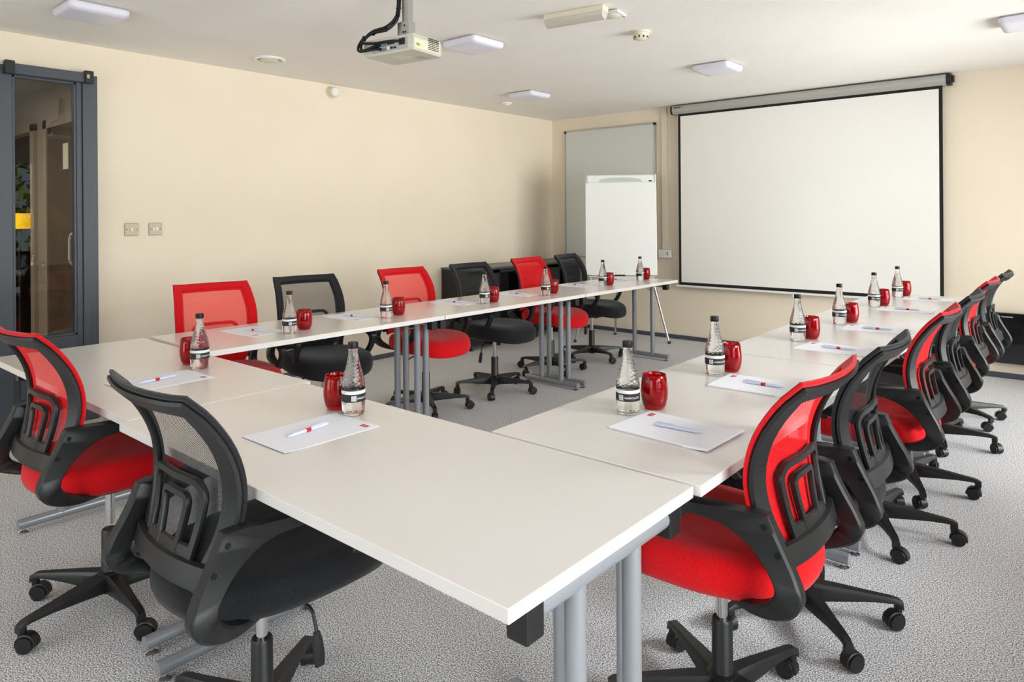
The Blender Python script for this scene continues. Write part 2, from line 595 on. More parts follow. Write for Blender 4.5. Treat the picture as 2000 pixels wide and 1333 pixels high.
def make_table(L, ins, drop, name='conference_table'):
    r = thing(name, '', 'table')
    tp = MB().box(-L / 2 + .001, L / 2 - .001, -TW / 2 + .001, TW / 2 - .001, ZT - TT, ZT)
    tp.build('table_top', 'laminate', r, smooth=0, bevel=0.0016)
    for s in (-1, 1):
        x = s * (L / 2 - ins[0 if s < 0 else 1])
        MB().tube([(x, -0.255, 0.036), (x, 0.255, 0.036)], 0.0205, 16).build('foot_bar', 'grey_steel', r)
        MB().tube([(x, -0.215, ZT - TT - 0.022), (x, 0.215, ZT - TT - 0.022)], 0.0205, 16).build('top_bar', 'grey_steel', r)
        for y in (-0.095, 0.095):
            MB().lathe([(0.0195, 0.03), (0.0195, ZT - TT - 0.02)], 18, (x, y, 0)).build('leg', 'grey_steel', r)
            xi = x - s * 0.02
            MB().tube(catmull([(xi, y + .012, ZT - drop), (xi - s * .03, y + .02, ZT - drop + .003), (xi - s * .08, y + .02, ZT - .045), (xi - s * .11, y + .02, ZT - TT - .004)], 4),
                      0.0045, 8).build('folding_stay', 'brass_wire', r)
        for y in (-0.255, 0.215):
            MB().box(x - 0.022, x + 0.022, y, y + 0.045, ZT - TT - 0.062, ZT - TT).build('end_block', 'black_plastic', r, smooth=0, bevel=0.003)
        for y in (-0.235, 0.235):
            MB().lathe([(0.018, 0), (0.020, 0.004), (0.008, 0.010), (0.007, 0.02)], 16, (x, y, 0)).build('glide', 'chrome', r)
    return r


GT = 'white folding tables set in a U'
tables = {}
proto = {}


def put_table(L, cx, cy, rz, label, ins, drop=0.09):
    dz = 0.0
    if (L, ins, drop) not in proto:
        t = proto[(L, ins, drop)] = make_table(L, ins, drop)
    else:
        t = copy_tree(proto[(L, ins, drop)])
    t.location = (cx, cy, dz)
    t.rotation_euler = (0, 0, rz)
    t['label'] = label
    t['group'] = GT
    return t


H90 = PI / 2
put_table(1.488, -1.427, 1.092, 0.0, 'white folding table of the cross run, joined to the run away from the cream wall', (0.12, 0.03))
put_table(1.440, -2.894, 1.116, 0.003, 'white folding table at the cross run end beside the grey glazed door', (0.15, 0.03))
for i, (y0, y1) in enumerate(((1.408, 2.856), (2.862, 4.280), (4.286, 5.704))):
    x = (-0.981, -0.985, -0.992)[i]
    put_table(1.446 if i == 0 else 1.418, x, (y0 + y1) / 2, H90 + (0.004, 0.006, 0.004)[i],
              'white folding table on the window side, %s the projection screen' % ('third from', 'second from', 'next to')[i],
              ((0.028, 0.10), (0.025, 0.10), (0.025, 0.12))[i], 0.052)
for i, (y0, y1) in enumerate(((1.452, 2.882), (2.885, 4.315), (4.318, 5.748))):
    x = (-3.308, -3.285, -3.262)[i]
    put_table(1.4295, x, (y0 + y1) / 2, H90 - 0.016,
              'white folding table on the cream wall side, %s the flip chart' % ('third from', 'second from', 'next to')[i],
              ((0.03, 0.035), (0.03, 0.03), (0.06, 0.09))[i], 0.052 if i == 1 else 0.09)

# ------------------------------------------------------------------ office chairs (local forward = +x)
PROF = [(0.48, -0.245), (0.54, -0.230), (0.60, -0.214), (0.66, -0.202), (0.72, -0.198), (0.78, -0.207), (0.84, -0.230), (0.90, -0.269), (0.955, -0.322)]
HWID = [(0.48, 0.158), (0.54, 0.175), (0.62, 0.203), (0.70, 0.216), (0.80, 0.217), (0.88, 0.210), (0.955, 0.203)]
BZ0, BZ1 = 0.515, 0.946


def bsurf(s, z, off=0.0):
    def raw(s, z):
        return Vector((interp(PROF, z) + 0.042 * (abs(s) / 0.22) ** 2.0, s, z))
    p = raw(s, z)
    ds = raw(s + 0.002, z) - raw(s - 0.002, z)
    dz = raw(s, z + 0.002) - raw(s, z - 0.002)
    n = ds.cross(dz).normalized()
    if n.x < 0:
        n = -n
    return p + n * off


def ribbon(mb, path, hw, f0, f1, loop=True):
    """band on the backrest surface: path of (s,z), half width hw, between offsets f0 and f1"""
    P = [Vector((a, b)) for a, b in path]
    L = len(P)
    rings = []
    for i in range(L):
        p, q, r = P[i - 1] if (loop or i) else P[0], P[i], P[(i + 1) % L] if (loop or i < L - 1) else P[-1]
        t1, t2 = (q - p), (r - q)
        t1 = t1.normalized() if t1.length > 1e-7 else t2.normalized()
        t2 = t2.normalized() if t2.length > 1e-7 else t1
        t = (t1 + t2).normalized()
        n = Vector((-t.y, t.x)) / max(0.6, t.dot(t1))
        w = hw[i] if isinstance(hw, list) else hw
        a, b = P[i] + n * w, P[i] - n * w
        c = 0.80
        a2, b2 = P[i] + n * w * c, P[i] - n * w * c
        fm = (f0 + f1) / 2
        rings.append([bsurf(a2.x, a2.y, f1), bsurf(b2.x, b2.y, f1), bsurf(b.x, b.y, fm),
                      bsurf(b2.x, b2.y, f0), bsurf(a2.x, a2.y, f0), bsurf(a.x, a.y, fm)])
    mb.loft(rings, 'loop' if loop else True)
    return mb


def outline(side, top, hs, ht):
    """closed path round the backrest (sharp corners) and the half width at each point"""
    z0, z1 = BZ0 + 0.012, BZ1 - top
    pts, w = [], []
    n = 18
    for i in range(n + 1):
        z = z0 + (z1 - z0) * i / n
        pts.append((interp(HWID, z) - side, z)); w.append(hs if i < n else (hs + ht) / 2)
    c = interp(HWID, z1) - side
    for i in range(1, 12):
        pts.append((c - 2 * c * i / 12, z1)); w.append(ht)
    for i in range(n + 1):
        z = z1 - (z1 - z0) * i / n
        pts.append((-(interp(HWID, z) - side), z)); w.append(hs if i else (hs + ht) / 2)
    c = interp(HWID, z0) - side
    for i in range(1, 12):
        pts.append((-c + 2 * c * i / 12, z0)); w.append(ht)
    return pts, w


CH = {}


def chair_meshes():
    # mesh sheet with UVs in metres
    nv, nu = 26, 18
    me = bpy.data.meshes.new('mesh_sheet')
    vs, fs, uvs = [], [], []
    for i in range(nv + 1):
        z = BZ0 + 0.012 + (BZ1 - BZ0 - 0.024) * i / nv
        w = interp(HWID, z) - 0.012
        for j in range(nu + 1):
            s = -w + 2 * w * j / nu
            vs.append(bsurf(s, z, 0.004))
            uvs.append((s, z * 1.1))
    for i in range(nv):
        for j in range(nu):
            a = i * (nu + 1) + j
            fs.append((a, a + 1, a + nu + 2, a + nu + 1))
    me.from_pydata(vs, [], fs)
    ul = me.uv_layers.new(name='UVMap')
    for lp in me.loops:
        ul.data[lp.index].uv = uvs[lp.vertex_index]
    for p in me.polygons:
        p.use_smooth = True
    CH['sheet'] = me
    pth, wd = outline(0.022, 0.016, 0.022, 0.016)
    CH['border'] = ribbon(MB(), pth, wd, 0.000, 0.011).mesh('fabric_border')
    pth, wd = outline(0.030, 0.022, 0.025, 0.017)
    CH['frame'] = ribbon(MB(), pth, wd, -0.013, 0.000).mesh('back_frame')
    br = MB()                                                # lumbar bracket: two arches on a low plate

    def arch(hw0, hw1, ztop, w, r, zb=0.555):
        pts = []
        for i in range(8):
            t = i / 7
            pts.append((-(hw0 + (hw1 - hw0) * t), zb + (ztop - r - zb) * t))
        for i in range(1, 6):
            a = PI - PI / 2 * i / 5
            pts.append((-hw1 + r + r * math.cos(a), ztop - r + r * math.sin(a)))
        q = [(-a, b) for a, b in reversed(pts)]
        ribbon(br, pts + [(0.0, ztop)] + q, w, -0.017, -0.004, loop=False)
    arch(0.094, 0.112, 0.732, 0.0100, 0.034)
    arch(0.038, 0.054, 0.692, 0.0090, 0.018)
    ribbon(br, [(-0.104 + 0.013 * i, 0.572) for i in range(17)], 0.024, -0.016, -0.005, loop=False)
    CH['bracket'] = br.mesh('lumbar_bracket')
    cb = MB()
    ribbon(cb, [(-0.186 + 0.0186 * i, 0.545) for i in range(21)], 0.025, -0.026, -0.004, loop=False)
    CH['crossbar'] = cb.mesh('back_crossbar')
    # seat cushion and pan
    def outline_xy(sx, sy, e, cx, fr=0.0, n=40):
        ring = []
        for j in range(n):
            a = 2 * PI * j / n
            c, s_ = math.cos(a), math.sin(a)
            k = (abs(c) ** e + abs(s_) ** e) ** (-1 / e)
            x, y = c * k * sx, s_ * k * sy
            y *= 1 + fr * x / sx
            ring.append((cx + x, y))
        return ring
    st = MB()
    rings = []
    for ins, z in ((0.060, 0.425), (0.026, 0.423), (0.007, 0.433), (0.0, 0.455), (0.002, 0.482), (0.012, 0.502), (0.034, 0.514), (0.075, 0.520), (0.14, 0.517), (0.20, 0.512)):
        o2 = outline_xy(0.276 - ins, 0.240 - ins, 2.6, 0.034, 0.06)
        rings.append([(x, y, z - (0.022 * max(0, (x - 0.10) / 0.16) ** 2 if z > 0.43 else 0.0) + 0.012 * (y / 0.24) ** 2 * (z > 0.48)) for x, y in o2])
    st.loft(rings)
    CH['seat'] = st.mesh('seat', smooth=60)
    pn = MB()
    pn.loft([[(x, y, z) for x, y in outline_xy(a, b, 3, 0.02)] for a, b, z in ((0.16, 0.15, 0.404), (0.18, 0.17, 0.408), (0.19, 0.18, 0.420), (0.18, 0.17, 0.428))])
    pn.box(-0.10, 0.08, -0.050, 0.050, 0.380, 0.406)
    CH['pan'] = pn.mesh('seat_pan')
    # armrest loops: stations of (outer x, outer z, inner x, inner z, lateral, half thickness)
    ST = [(-0.08, 0.412, -0.08, 0.428, 0.150, 0.016), (-0.155, 0.420, -0.150, 0.440, 0.190, 0.018), (-0.215, 0.434, -0.190, 0.460, 0.214, 0.019),
          (-0.266, 0.458, -0.218, 0.480, 0.222, 0.019), (-0.286, 0.496, -0.228, 0.506, 0.222, 0.018), (-0.273, 0.538, -0.208, 0.540, 0.218, 0.016),
          (-0.250, 0.580, -0.176, 0.572, 0.214, 0.015), (-0.228, 0.622, -0.138, 0.597, 0.213, 0.015), (-0.214, 0.653, -0.105, 0.610, 0.214, 0.016),
          (-0.206, 0.660, -0.085, 0.615, 0.216, 0.017), (-0.150, 0.660, -0.050, 0.620, 0.222, 0.020), (-0.060, 0.655, 0.000, 0.623, 0.228, 0.023),
          (0.050, 0.649, 0.055, 0.622, 0.231, 0.023), (0.140, 0.642, 0.120, 0.616, 0.232, 0.022), (0.188, 0.626, 0.156, 0.600, 0.232, 0.020),
          (0.196, 0.598, 0.162, 0.580, 0.231, 0.018), (0.166, 0.535, 0.136, 0.545, 0.230, 0.016), (0.118, 0.472, 0.090, 0.486, 0.212, 0.015),
          (0.070, 0.428, 0.052, 0.444, 0.185, 0.015), (0.01, 0.412, 0.01, 0.428, 0.155, 0.015)]
    for sgn, key in ((-1, 'arm_r'), (1, 'arm_l')):
        rings = []
        for ox, oz, ix, iz, l, h in ST:
            o_, i_ = Vector((ox, oz)), Vector((ix, iz))
            d = (i_ - o_)
            e1 = d.normalized() * min(0.006, d.length * 0.3)
            y0, y1, k = sgn * (l - h), sgn * (l + h), sgn * min(0.005, h * 0.4)
            rg = []
            for q, y in ((o_, y0 + k), (o_, y1 - k), (o_ + e1, y1), (i_ - e1, y1), (i_, y1 - k), (i_, y0 + k), (i_ - e1, y0), (o_ + e1, y0)):
                rg.append(Vector((q.x, y, q.y)))
            rings.append(rg)
        smooth = []
        for j in range(8):
            smooth.append(catmull([r[j] for r in rings], 3))
        rings = [[smooth[j][i] for j in range(8)] for i in range(len(smooth[0]))]
        CH[key] = MB().loft(rings).mesh('armrest', smooth=40)
        for n_, (x, z, l) in enumerate(((-0.204, 0.632, 0.2285), (-0.234, 0.580, 0.2290))):
            CH[key + '_bolt%d' % n_] = MB().lathe([(0.0070, -0.001), (0.0070, 0.0018)], 12, (x, sgn * l, z), 'Y').mesh('bolt_hole')
    # column
    CH['sleeve'] = MB().lathe([(0.030, 0.075), (0.030, 0.100), (0.0275, 0.105), (0.0265, 0.255), (0.024, 0.260)], 20).mesh('column_sleeve')
    CH['piston'] = MB().lathe([(0.0145, 0.25), (0.0145, 0.385)], 16).mesh('gas_piston')
    lv = MB().tube(catmull([(0.02, -0.05, 0.385), (0.03, -0.12, 0.383), (0.035, -0.165, 0.372), (0.037, -0.178, 0.345), (0.038, -0.184, 0.315)], 4), 0.0045, 8)
    CH['lever'] = lv.mesh('height_lever')
    pd = MB().sweep([(0.038, -0.182, 0.325), (0.038, -0.186, 0.305), (0.038, -0.192, 0.275), (0.038, -0.196, 0.250)], (1, 0, 0), [0.008, 0.013, 0.015, 0.012], [0.006, 0.007, 0.008, 0.006], 10)
    CH['paddle'] = pd.mesh('lever_paddle')
    CH['paddle_mark'] = MB().box(0.030, 0.046, -0.2035, -0.2025, 0.262, 0.290).mesh('paddle_print', smooth=0)
    # star base
    CH['hub'] = MB().lathe([(0.030, 0.050), (0.040, 0.058), (0.043, 0.090), (0.040, 0.118), (0.032, 0.122)], 20).mesh('base_hub')
    lg = MB()
    rings = []
    for r, w, zb, zt_ in ((0.030, 0.026, 0.060, 0.117), (0.10, 0.022, 0.068, 0.112), (0.20, 0.017, 0.078, 0.102), (0.262, 0.0150, 0.080, 0.096), (0.283, 0.0145, 0.078, 0.092), (0.297, 0.013, 0.060, 0.084)):
        rings.append([(r, -w, zb), (r, -w, zt_ - 0.010), (r, -w * 0.72, zt_), (r, w * 0.72, zt_), (r, w, zt_ - 0.010), (r, w, zb)])
    lg.loft(rings)
    lg.lathe([(0.0125, 0.056), (0.0125, 0.082)], 12, (0.283, 0, 0))
    CH['leg'] = lg.mesh('leg', smooth=30)
    # caster built round its stem at the origin, wheels trailing to +x
    cs = MB()
    for s in (-1, 1):
        y0, y1 = s * 0.004, s * 0.021
        cs.lathe([(0.010, y0), (0.0255, y0), (0.0265, (y0 + y1) / 2), (0.0245, y1), (0.010, y1 + s * 0.001)], 22, (0.016, 0, 0.0265), 'Y')
    rings = []
    for i in range(11):
        a = math.radians(-12 + 204 * i / 10)
        c, s_ = math.cos(a), math.sin(a)
        ri, ro = 0.0275, 0.0315
        rings.append([(0.016 + ri * c, -0.016, 0.0265 + ri * s_), (0.016 + ro * c, -0.014, 0.0265 + ro * s_),
                      (0.016 + ro * c, 0.014, 0.0265 + ro * s_), (0.016 + ri * c, 0.016, 0.0265 + ri * s_)])
    cs.loft(rings)
    cs.box(0.006, 0.026, -0.0035, 0.0035, 0.02, 0.052)
    cs.lathe([(0.0115, 0.046), (0.0115, 0.062)], 12, (0.0, 0, 0))
    CH['caster'] = cs.mesh('caster', smooth=30)


chair_meshes()
VAR = {}


def colored(key, material):
    """one mesh datablock per colour"""
    if (key, material) not in VAR:
        me = CH[key].copy()
        me.materials.clear()
        me.materials.append(MATS[material])
        VAR[(key, material)] = me
    return VAR[(key, material)]


def make_chair(x, y, face, colour, label, phase, group, dz=0.0, rng=random):
    """face: heading in degrees of the sitter; phase: heading of one leg of the star base"""
    t = thing('office_chair', label, 'chair', (x, y, 0), 0.0, group)

    def up(name, key, material, parent=t, local=False):
        o = link(name, colored(key, material), None, parent)
        if not local:
            o.rotation_euler = (0, 0, math.radians(face))
            o.location = (0, 0, dz)
        return o
    up('seat', 'seat', 'seat_' + colour)
    up('seat_pan', 'pan', 'black_plastic')
    fr = up('back_frame', 'frame', 'black_plastic')
    up('lumbar_bracket', 'bracket', 'black_plastic', fr, True)
    up('back_crossbar', 'crossbar', 'black_plastic', fr, True)
    ms = up('backrest_mesh', 'sheet', 'mesh_' + colour)
    up('fabric_border', 'border', 'edge_' + colour, ms, True)
    for k in ('arm_l', 'arm_r'):
        a = up('armrest', k, 'black_plastic')
        for n_ in (0, 1):
            up('bolt_hole', k + '_bolt%d' % n_, 'black_soft', a, True)
    lv = up('height_lever', 'lever', 'black_plastic')
    pdl = up('lever_paddle', 'paddle', 'black_plastic', lv, True)
    up('gas_piston', 'piston', 'chrome')
    sl = up('column_sleeve', 'sleeve', 'black_plastic')
    sl.location = (0, 0, 0)
    hb = up('base_hub', 'hub', 'black_plastic')
    hb.location = (0, 0, 0)
    for i in range(5):
        a = math.radians(phase + 72 * i)
        l = link('leg', colored('leg', 'black_plastic'), None, t)
        l.rotation_euler = (0, 0, a)
        c = link('caster', colored('caster', 'black_plastic'), None, l)
        c.location = (0.283, 0, 0)
        c.rotation_euler = (0, 0, rng.uniform(0, 2 * PI))
    return t


GA = 'office chairs at the cross run'
GL = 'office chairs between tables and cream wall'
GR = 'office chairs along the window-side tables'
ordn = ['first', 'second', 'third', 'fourth', 'fifth', 'sixth']
make_chair(-2.585, 0.905, 92.5, 'red', 'red mesh office chair at the cross run beside the grey door', 285, GA, 0.028)
make_chair(-1.62, 0.915, 90.0, 'black', 'black mesh office chair at the cross run beside a red chair', 52, GA)
Lc = [(-3.545, 1.815, -10, 'red', 20), (-3.545, 2.41, -10, 'black', 60), (-3.53, 3.212, -4, 'red', -31), (-3.49, 3.87, -1, 'black', 20), (-3.57, 4.675, 0, 'red', -27), (-3.60, 5.325, 7, 'black', -20)]
for i, (x, y, f, c, ph) in enumerate(Lc):
    make_chair(x, y, f, c, '%s mesh office chair backing onto the cream wall, %s from grey door' % (c, ordn[i]), ph, GL)
Rc = [(-0.77, 1.735, 179, 'red', 0), (-0.765, 2.345, 181, 'black', 25), (-0.745, 3.18, 181, 'red', 10), (-0.735, 3.77, 181, 'black', 5), (-0.755, 4.60, 180, 'red', 0), (-0.745, 5.21, 180, 'black', 30)]
for i, (x, y, f, c, ph) in enumerate(Rc):
    make_chair(x, y, f, c, '%s mesh office chair, %s from projection screen along the window-side tables' % (c, ordn[5 - i]), ph, GR, (0.0, -0.014, -0.008, 0, 0, 0)[i])

# ------------------------------------------------------------------ bottles, tumblers, paper, pens
def bottle_proto():
    r = thing('water_bottle', '', 'bottle')
    prof = [(0.020, 0.0), (0.0295, 0.0015), (0.0325, 0.006), (0.0335, 0.016), (0.0345, 0.030), (0.0350, 0.040), (0.0350, 0.072), (0.0348, 0.078)]
    n = 48
    rings = [[(q * math.cos(2 * PI * j / n), q * math.sin(2 * PI * j / n), h) for j in range(n)] for q, h in prof]
    sh = [(0.078, 0.0348), (0.095, 0.0335), (0.115, 0.0290), (0.140, 0.0222), (0.165, 0.0165), (0.182, 0.0138), (0.192, 0.0132)]
    for i in range(1, 33):                                  # dimpled shoulder: raised diamonds
        z = 0.080 + (0.176 - 0.080) * i / 32
        q = interp(sh, z)
        amp = 0.00125 * q / 0.03
        rings.append([((q + amp * math.cos(PI * j / 2) * math.cos(PI * i / 2)) * math.cos(2 * PI * j / n),
                       (q + amp * math.cos(PI * j / 2) * math.cos(PI * i / 2)) * math.sin(2 * PI * j / n), z) for j in range(n)])
    for q, h in ((0.0140, 0.181), (0.0134, 0.190), (0.0140, 0.1915), (0.0140, 0.1945), (0.0128, 0.196), (0.0128, 0.206)):
        rings.append([(q * math.cos(2 * PI * j / n), q * math.sin(2 * PI * j / n), h) for j in range(n)])
    MB().loft(rings).build('glass_body', 'bottle_glass', r, smooth=24)
    MB().lathe([(0.0146, 0.1965), (0.0152, 0.198), (0.0152, 0.213), (0.0142, 0.2148), (0.004, 0.215)], 24).build('screw_cap', 'black_soft', r)
    lb = MB().lathe([(0.0352, 0.0415), (0.0355, 0.0415), (0.0355, 0.0635), (0.0352, 0.0635)], 40, caps=False).build('dark_label', 'label_black', r)
    MB().lathe([(0.0350, 0.0645), (0.0353, 0.0645), (0.0352, 0.0745), (0.0349, 0.0745)], 40, caps=False).build('pale_band', 'label_pale', r)

    def wrap(pts, rad):
        return [(rad * math.cos(u / rad), rad * math.sin(u / rad), z) for u, z in pts]
    bc = MB()
    x = -0.042
    k2 = 0
    while x < -0.027:
        w = (0.0007, 0.0012, 0.0005, 0.0009)[k2 % 4]
        q = wrap([(x, 0.0445), (x + w, 0.0445), (x + w, 0.0605), (x, 0.0605)], 0.0359)
        bc.add(q, [(0, 1, 2, 3)])
        x += w + 0.0007
        k2 += 1
    bc.build('barcode', 'print_white', lb, smooth=0)
    cu = bpy.data.curves.new('label_text', 'FONT')
    cu.body = 'HARROGATE'
    cu.size = 0.0085
    cu.align_x = 'CENTER'
    cu.resolution_u = 2
    to = bpy.data.objects.new('label_text_tmp', cu)
    COL.objects.link(to)
    bpy.context.view_layer.update()
    me = bpy.data.meshes.new_from_object(to.evaluated_get(bpy.context.evaluated_depsgraph_get()))
    bpy.data.objects.remove(to)
    for v in me.vertices:
        u, z = v.co.x, v.co.y + 0.0495
        v.co = Vector((0.0359 * math.cos(u / 0.0359), 0.0359 * math.sin(u / 0.0359), z))
    me.materials.clear()
    link('label_text', me, 'print_white', lb)
    return r


def tumbler_proto():
    r = thing('red_tumbler', '', 'glass')
    prof = [(0.024, 0.0), (0.0300, 0.0015), (0.0362, 0.014), (0.0405, 0.036), (0.0412, 0.054), (0.0390, 0.080), (0.0355, 0.1035), (0.0348, 0.1042),
            (0.0340, 0.1035), (0.0374, 0.080), (0.0394, 0.054), (0.0386, 0.036), (0.034, 0.019), (0.026, 0.011), (0.002, 0.010)]
    MB().lathe(prof, 36).build('glass_bowl', 'tumbler_glass', r, smooth=60)
    return r


bp_, tp_ = bottle_proto(), tumbler_proto()
used = [False, False]


def put(proto, k, loc, rz, label, group):
    if not used[k]:
        used[k] = True
        o = proto
    else:
        o = copy_tree(proto)
    o.location = loc
    o.rotation_euler = (0, 0, rz)
    o['label'] = label
    o['group'] = group
    return o


def paper_set(cx, cy, rz, where, sheets, pen_logo=True, twist=0.0):
    """A4 sheets with a red logo in one corner and a pen; local +y is the far short side"""
    g1, g2 = 'note paper laid at the places', 'pens lying on the note paper'
    nm = 'note_pad' if sheets > 1 else 'note_sheet'
    t = thing(nm, ('white note pad, ' if sheets > 1 else 'white note sheet, ') + where, 'paper', (cx, cy, ZT), rz, g1)
    hx, hy = 0.105, 0.1485
    th = 0.0012 if sheets == 1 else 0.006
    mb = MB()
    rings = []
    for j in range(13):                                    # slight curl at the near end
        y = -hy + 2 * hy * j / 12
        lift = (0.007 if sheets > 1 else 0.0025) * max(0.0, (-y - 0.07) / 0.08) ** 2
        rings.append([(-hx, y, 0.0002 + lift * 0.6), (hx, y, 0.0002 + lift), (hx, y, th + lift), (-hx, y, th + lift * 0.6)])
    mb.loft(rings).build('sheet', 'paper', t, smooth=30)
    if sheets > 1:
        MB().box(-hx - 0.0006, hx + 0.0006, -hy + 0.07, hy + 0.0006, 0.0004, th * 0.6).build('pad_edge', 'paper_edge', t, smooth=0)
    lg = MB().box(hx - 0.047, hx - 0.020, hy - 0.034, hy - 0.018, th, th + 0.0003).build('logo_block', 'logo_red', t, smooth=0)
    wl = MB()
    for q in (-0.0385, -0.0290):
        wl.box(hx + q, hx + q + 0.0022, hy - 0.031, hy - 0.026, th + 0.0003, th + 0.0005)
    wl.box(hx - 0.034, hx - 0.0322, hy - 0.029, hy - 0.021, th + 0.0003, th + 0.0005)
    wl.build('logo_lettering', 'print_white', lg, smooth=0)
    p = thing('ballpoint_pen', 'pale ballpoint pen on paper, ' + where, 'pen', (0, 0, 0), 0, g2)
    a = rz + H90 + twist
    c, s_ = math.cos(rz), math.sin(rz)
    lx, ly = -0.005, -0.008
    p.location = (cx + lx * c - ly * s_, cy + lx * s_ + ly * c, ZT + th + 0.0056)
    p.rotation_euler = (0, 0, a)
    MB().lathe([(0.0012, -0.070), (0.0022, -0.066), (0.0048, -0.050), (0.0052, -0.020), (0.0052, 0.058), (0.0042, 0.062), (0.003, 0.070)], 14, (0, 0, 0), 'X').build('barrel', 'pen_white', p)
    MB().box(0.012, 0.060, -0.0018, 0.0018, 0.0056, 0.0072).build('clip', 'pen_white', p, smooth=0)
    if pen_logo:
        bnd = MB().lathe([(0.0053, -0.010), (0.0055, -0.010), (0.0055, 0.006), (0.0053, 0.006)], 14, (0, 0, 0), 'X', caps=False).build('red_band', 'logo_red', p)
        MB().box(-0.0045, -0.0035, -0.0022, 0.0022, 0.0050, 0.0057).box(-0.0005, 0.0005, -0.0022, 0.0022, 0.0050, 0.0057).build('band_lettering', 'print_white', bnd, smooth=0)
    return t


GB, GU = 'water bottles at the places', 'red tumblers at the places'
# run away from the cream wall
RB = [(-1.086, 1.795), (-1.098, 2.427), (-1.094, 3.318), (-1.085, 3.95), (-1.12, 4.83), (-1.12, 5.477)]
RT = [(-1.052, 1.893), (-1.078, 2.520), (-1.064, 3.412), (-1.056, 4.055), (-1.088, 4.913), (-1.094, 5.580)]
RP = [(-0.894, 1.727), (-0.899, 2.353), (-0.895, 3.212), (-0.893, 3.875), (-0.928, 4.762), (-0.926, 5.44)]
for i in range(6):
    w = '%s from projection screen on the window-side tables' % ordn[5 - i]
    put(bp_, 0, (*RB[i], ZT + 0.0003), math.radians(-38 + 6 * (i % 3)), 'black-capped water bottle, ' + w, GB)
    put(tp_, 1, (*RT[i], ZT + 0.0003), 0, 'red glass tumbler, ' + w, GU)
    paper_set(*RP[i], H90 + math.radians((-3, 2, -2, 3, 3, 4)[i]), w, 3 if i < 2 else 1, i != 0, math.radians((6, -3, 2, 4, 3, 4)[i]))
# cross run
for nm, b, tu, pp, rz in (('on the cross run beside a black chair', (-1.718, 1.272), (-1.808, 1.277), (-1.662, 1.092), 0.0),
                          ('on the cross run beside the red chair', (-2.706, 1.274), (-2.825, 1.292), (-2.61, 1.084), 0.02)):
    put(bp_, 0, (*b, ZT + 0.0003), math.radians(20), 'black-capped water bottle, ' + nm, GB)
    put(tp_, 1, (*tu, ZT + 0.0003), 0, 'red glass tumbler, ' + nm, GU)
    paper_set(*pp, rz, nm, 1, True, math.radians(8))
# run along the cream wall
LB = [(-3.161, 1.949), (-3.192, 2.598), (-3.186, 3.436), (-3.153, 4.065), (-3.205, 4.911), (-3.191, 5.497)]
LT = [(-3.212, 2.068), (-3.232, 2.725), (-3.196, 3.535), (-3.188, 4.205), (-3.191, 4.988), (-3.198, 5.612)]
LP = [(-3.362, 1.865), (-3.380, 2.50), (-3.375, 3.345), (-3.358, 3.985), (-3.392, 4.785), (-3.382, 5.41)]
for i in range(6):
    w = '%s from grey door on the cream-wall-side tables' % ordn[i]
    put(bp_, 0, (*LB[i], ZT + 0.0003), math.radians(30), 'black-capped water bottle, ' + w, GB)
    put(tp_, 1, (*LT[i], ZT + 0.0003), 0, 'red glass tumbler, ' + w, GU)
    paper_set(*LP[i], -H90 + math.radians((4, 3, 8, 5, 4, 3)[i]), w, 1, True, math.radians(12))

# ------------------------------------------------------------------ projection screen
SX0, SX1, SY = -3.398, -1.020, YB - 0.075
ps = thing('projection_screen', 'wide pull-down projection screen with black border on the cream wall', 'projection screen', (0, 0, 0))
prof = [(YB - 0.004, 2.364), (YB - 0.004, 2.456), (YB - 0.085, 2.456), (YB - 0.110, 2.444), (YB - 0.117, 2.415), (YB - 0.110, 2.380), (YB - 0.092, 2.364)]
MB().loft([[(x, y, z) for y, z in prof] for x in (-3.448, -0.992)]).build('case', 'case_grey', ps, smooth=50)
for x0, x1 in ((-3.470, -3.448), (-0.992, -0.958)):
    MB().loft([[(x, y, z) for y, z in prof] for x in (x0, x1)]).build('end_cap', 'black_plastic', ps, smooth=50)
MB().box(-0.958, -0.940, YB - 0.07, YB - 0.03, 2.385, 2.44).build('end_bracket', 'black_plastic', ps, smooth=0)
MB().box(-3.425, -3.408, YB - 0.1185, YB - 0.1165, 2.420, 2.436).build('maker_mark', 'logo_red', ps, smooth=0)
MB().box(-3.404, -3.345, YB - 0.1185, YB - 0.1165, 2.424, 2.431).build('maker_lettering', 'dark_slot', ps, smooth=0)
MB().box(SX0, SX1, SY - 0.0015, SY + 0.0015, 0.582, 2.372).build('black_border', 'screen_border', ps, smooth=0)
MB().box(SX0 + 0.027, SX1 - 0.027, SY - 0.0030, SY - 0.0017, 0.612, 2.340).build('white_surface', 'screen_fabric', ps, smooth=0)
MB().sweep([(SX0 - 0.035, SY, 0.571), (SX1 + 0.035, SY, 0.571)], (0, 1, 0), [0.012, 0.012], [0.011, 0.011], 12).build('bottom_bar', 'white_plastic', ps)
ph = MB().tube(catmull([(-2.23, SY - 0.006, 0.565), (-2.23, SY - 0.012, 0.535), (-2.20, SY - 0.012, 0.530), (-2.17, SY - 0.012, 0.535), (-2.17, SY - 0.006, 0.565)], 3), 0.004, 8)
ph.build('pull_handle', 'white_plastic', ps)

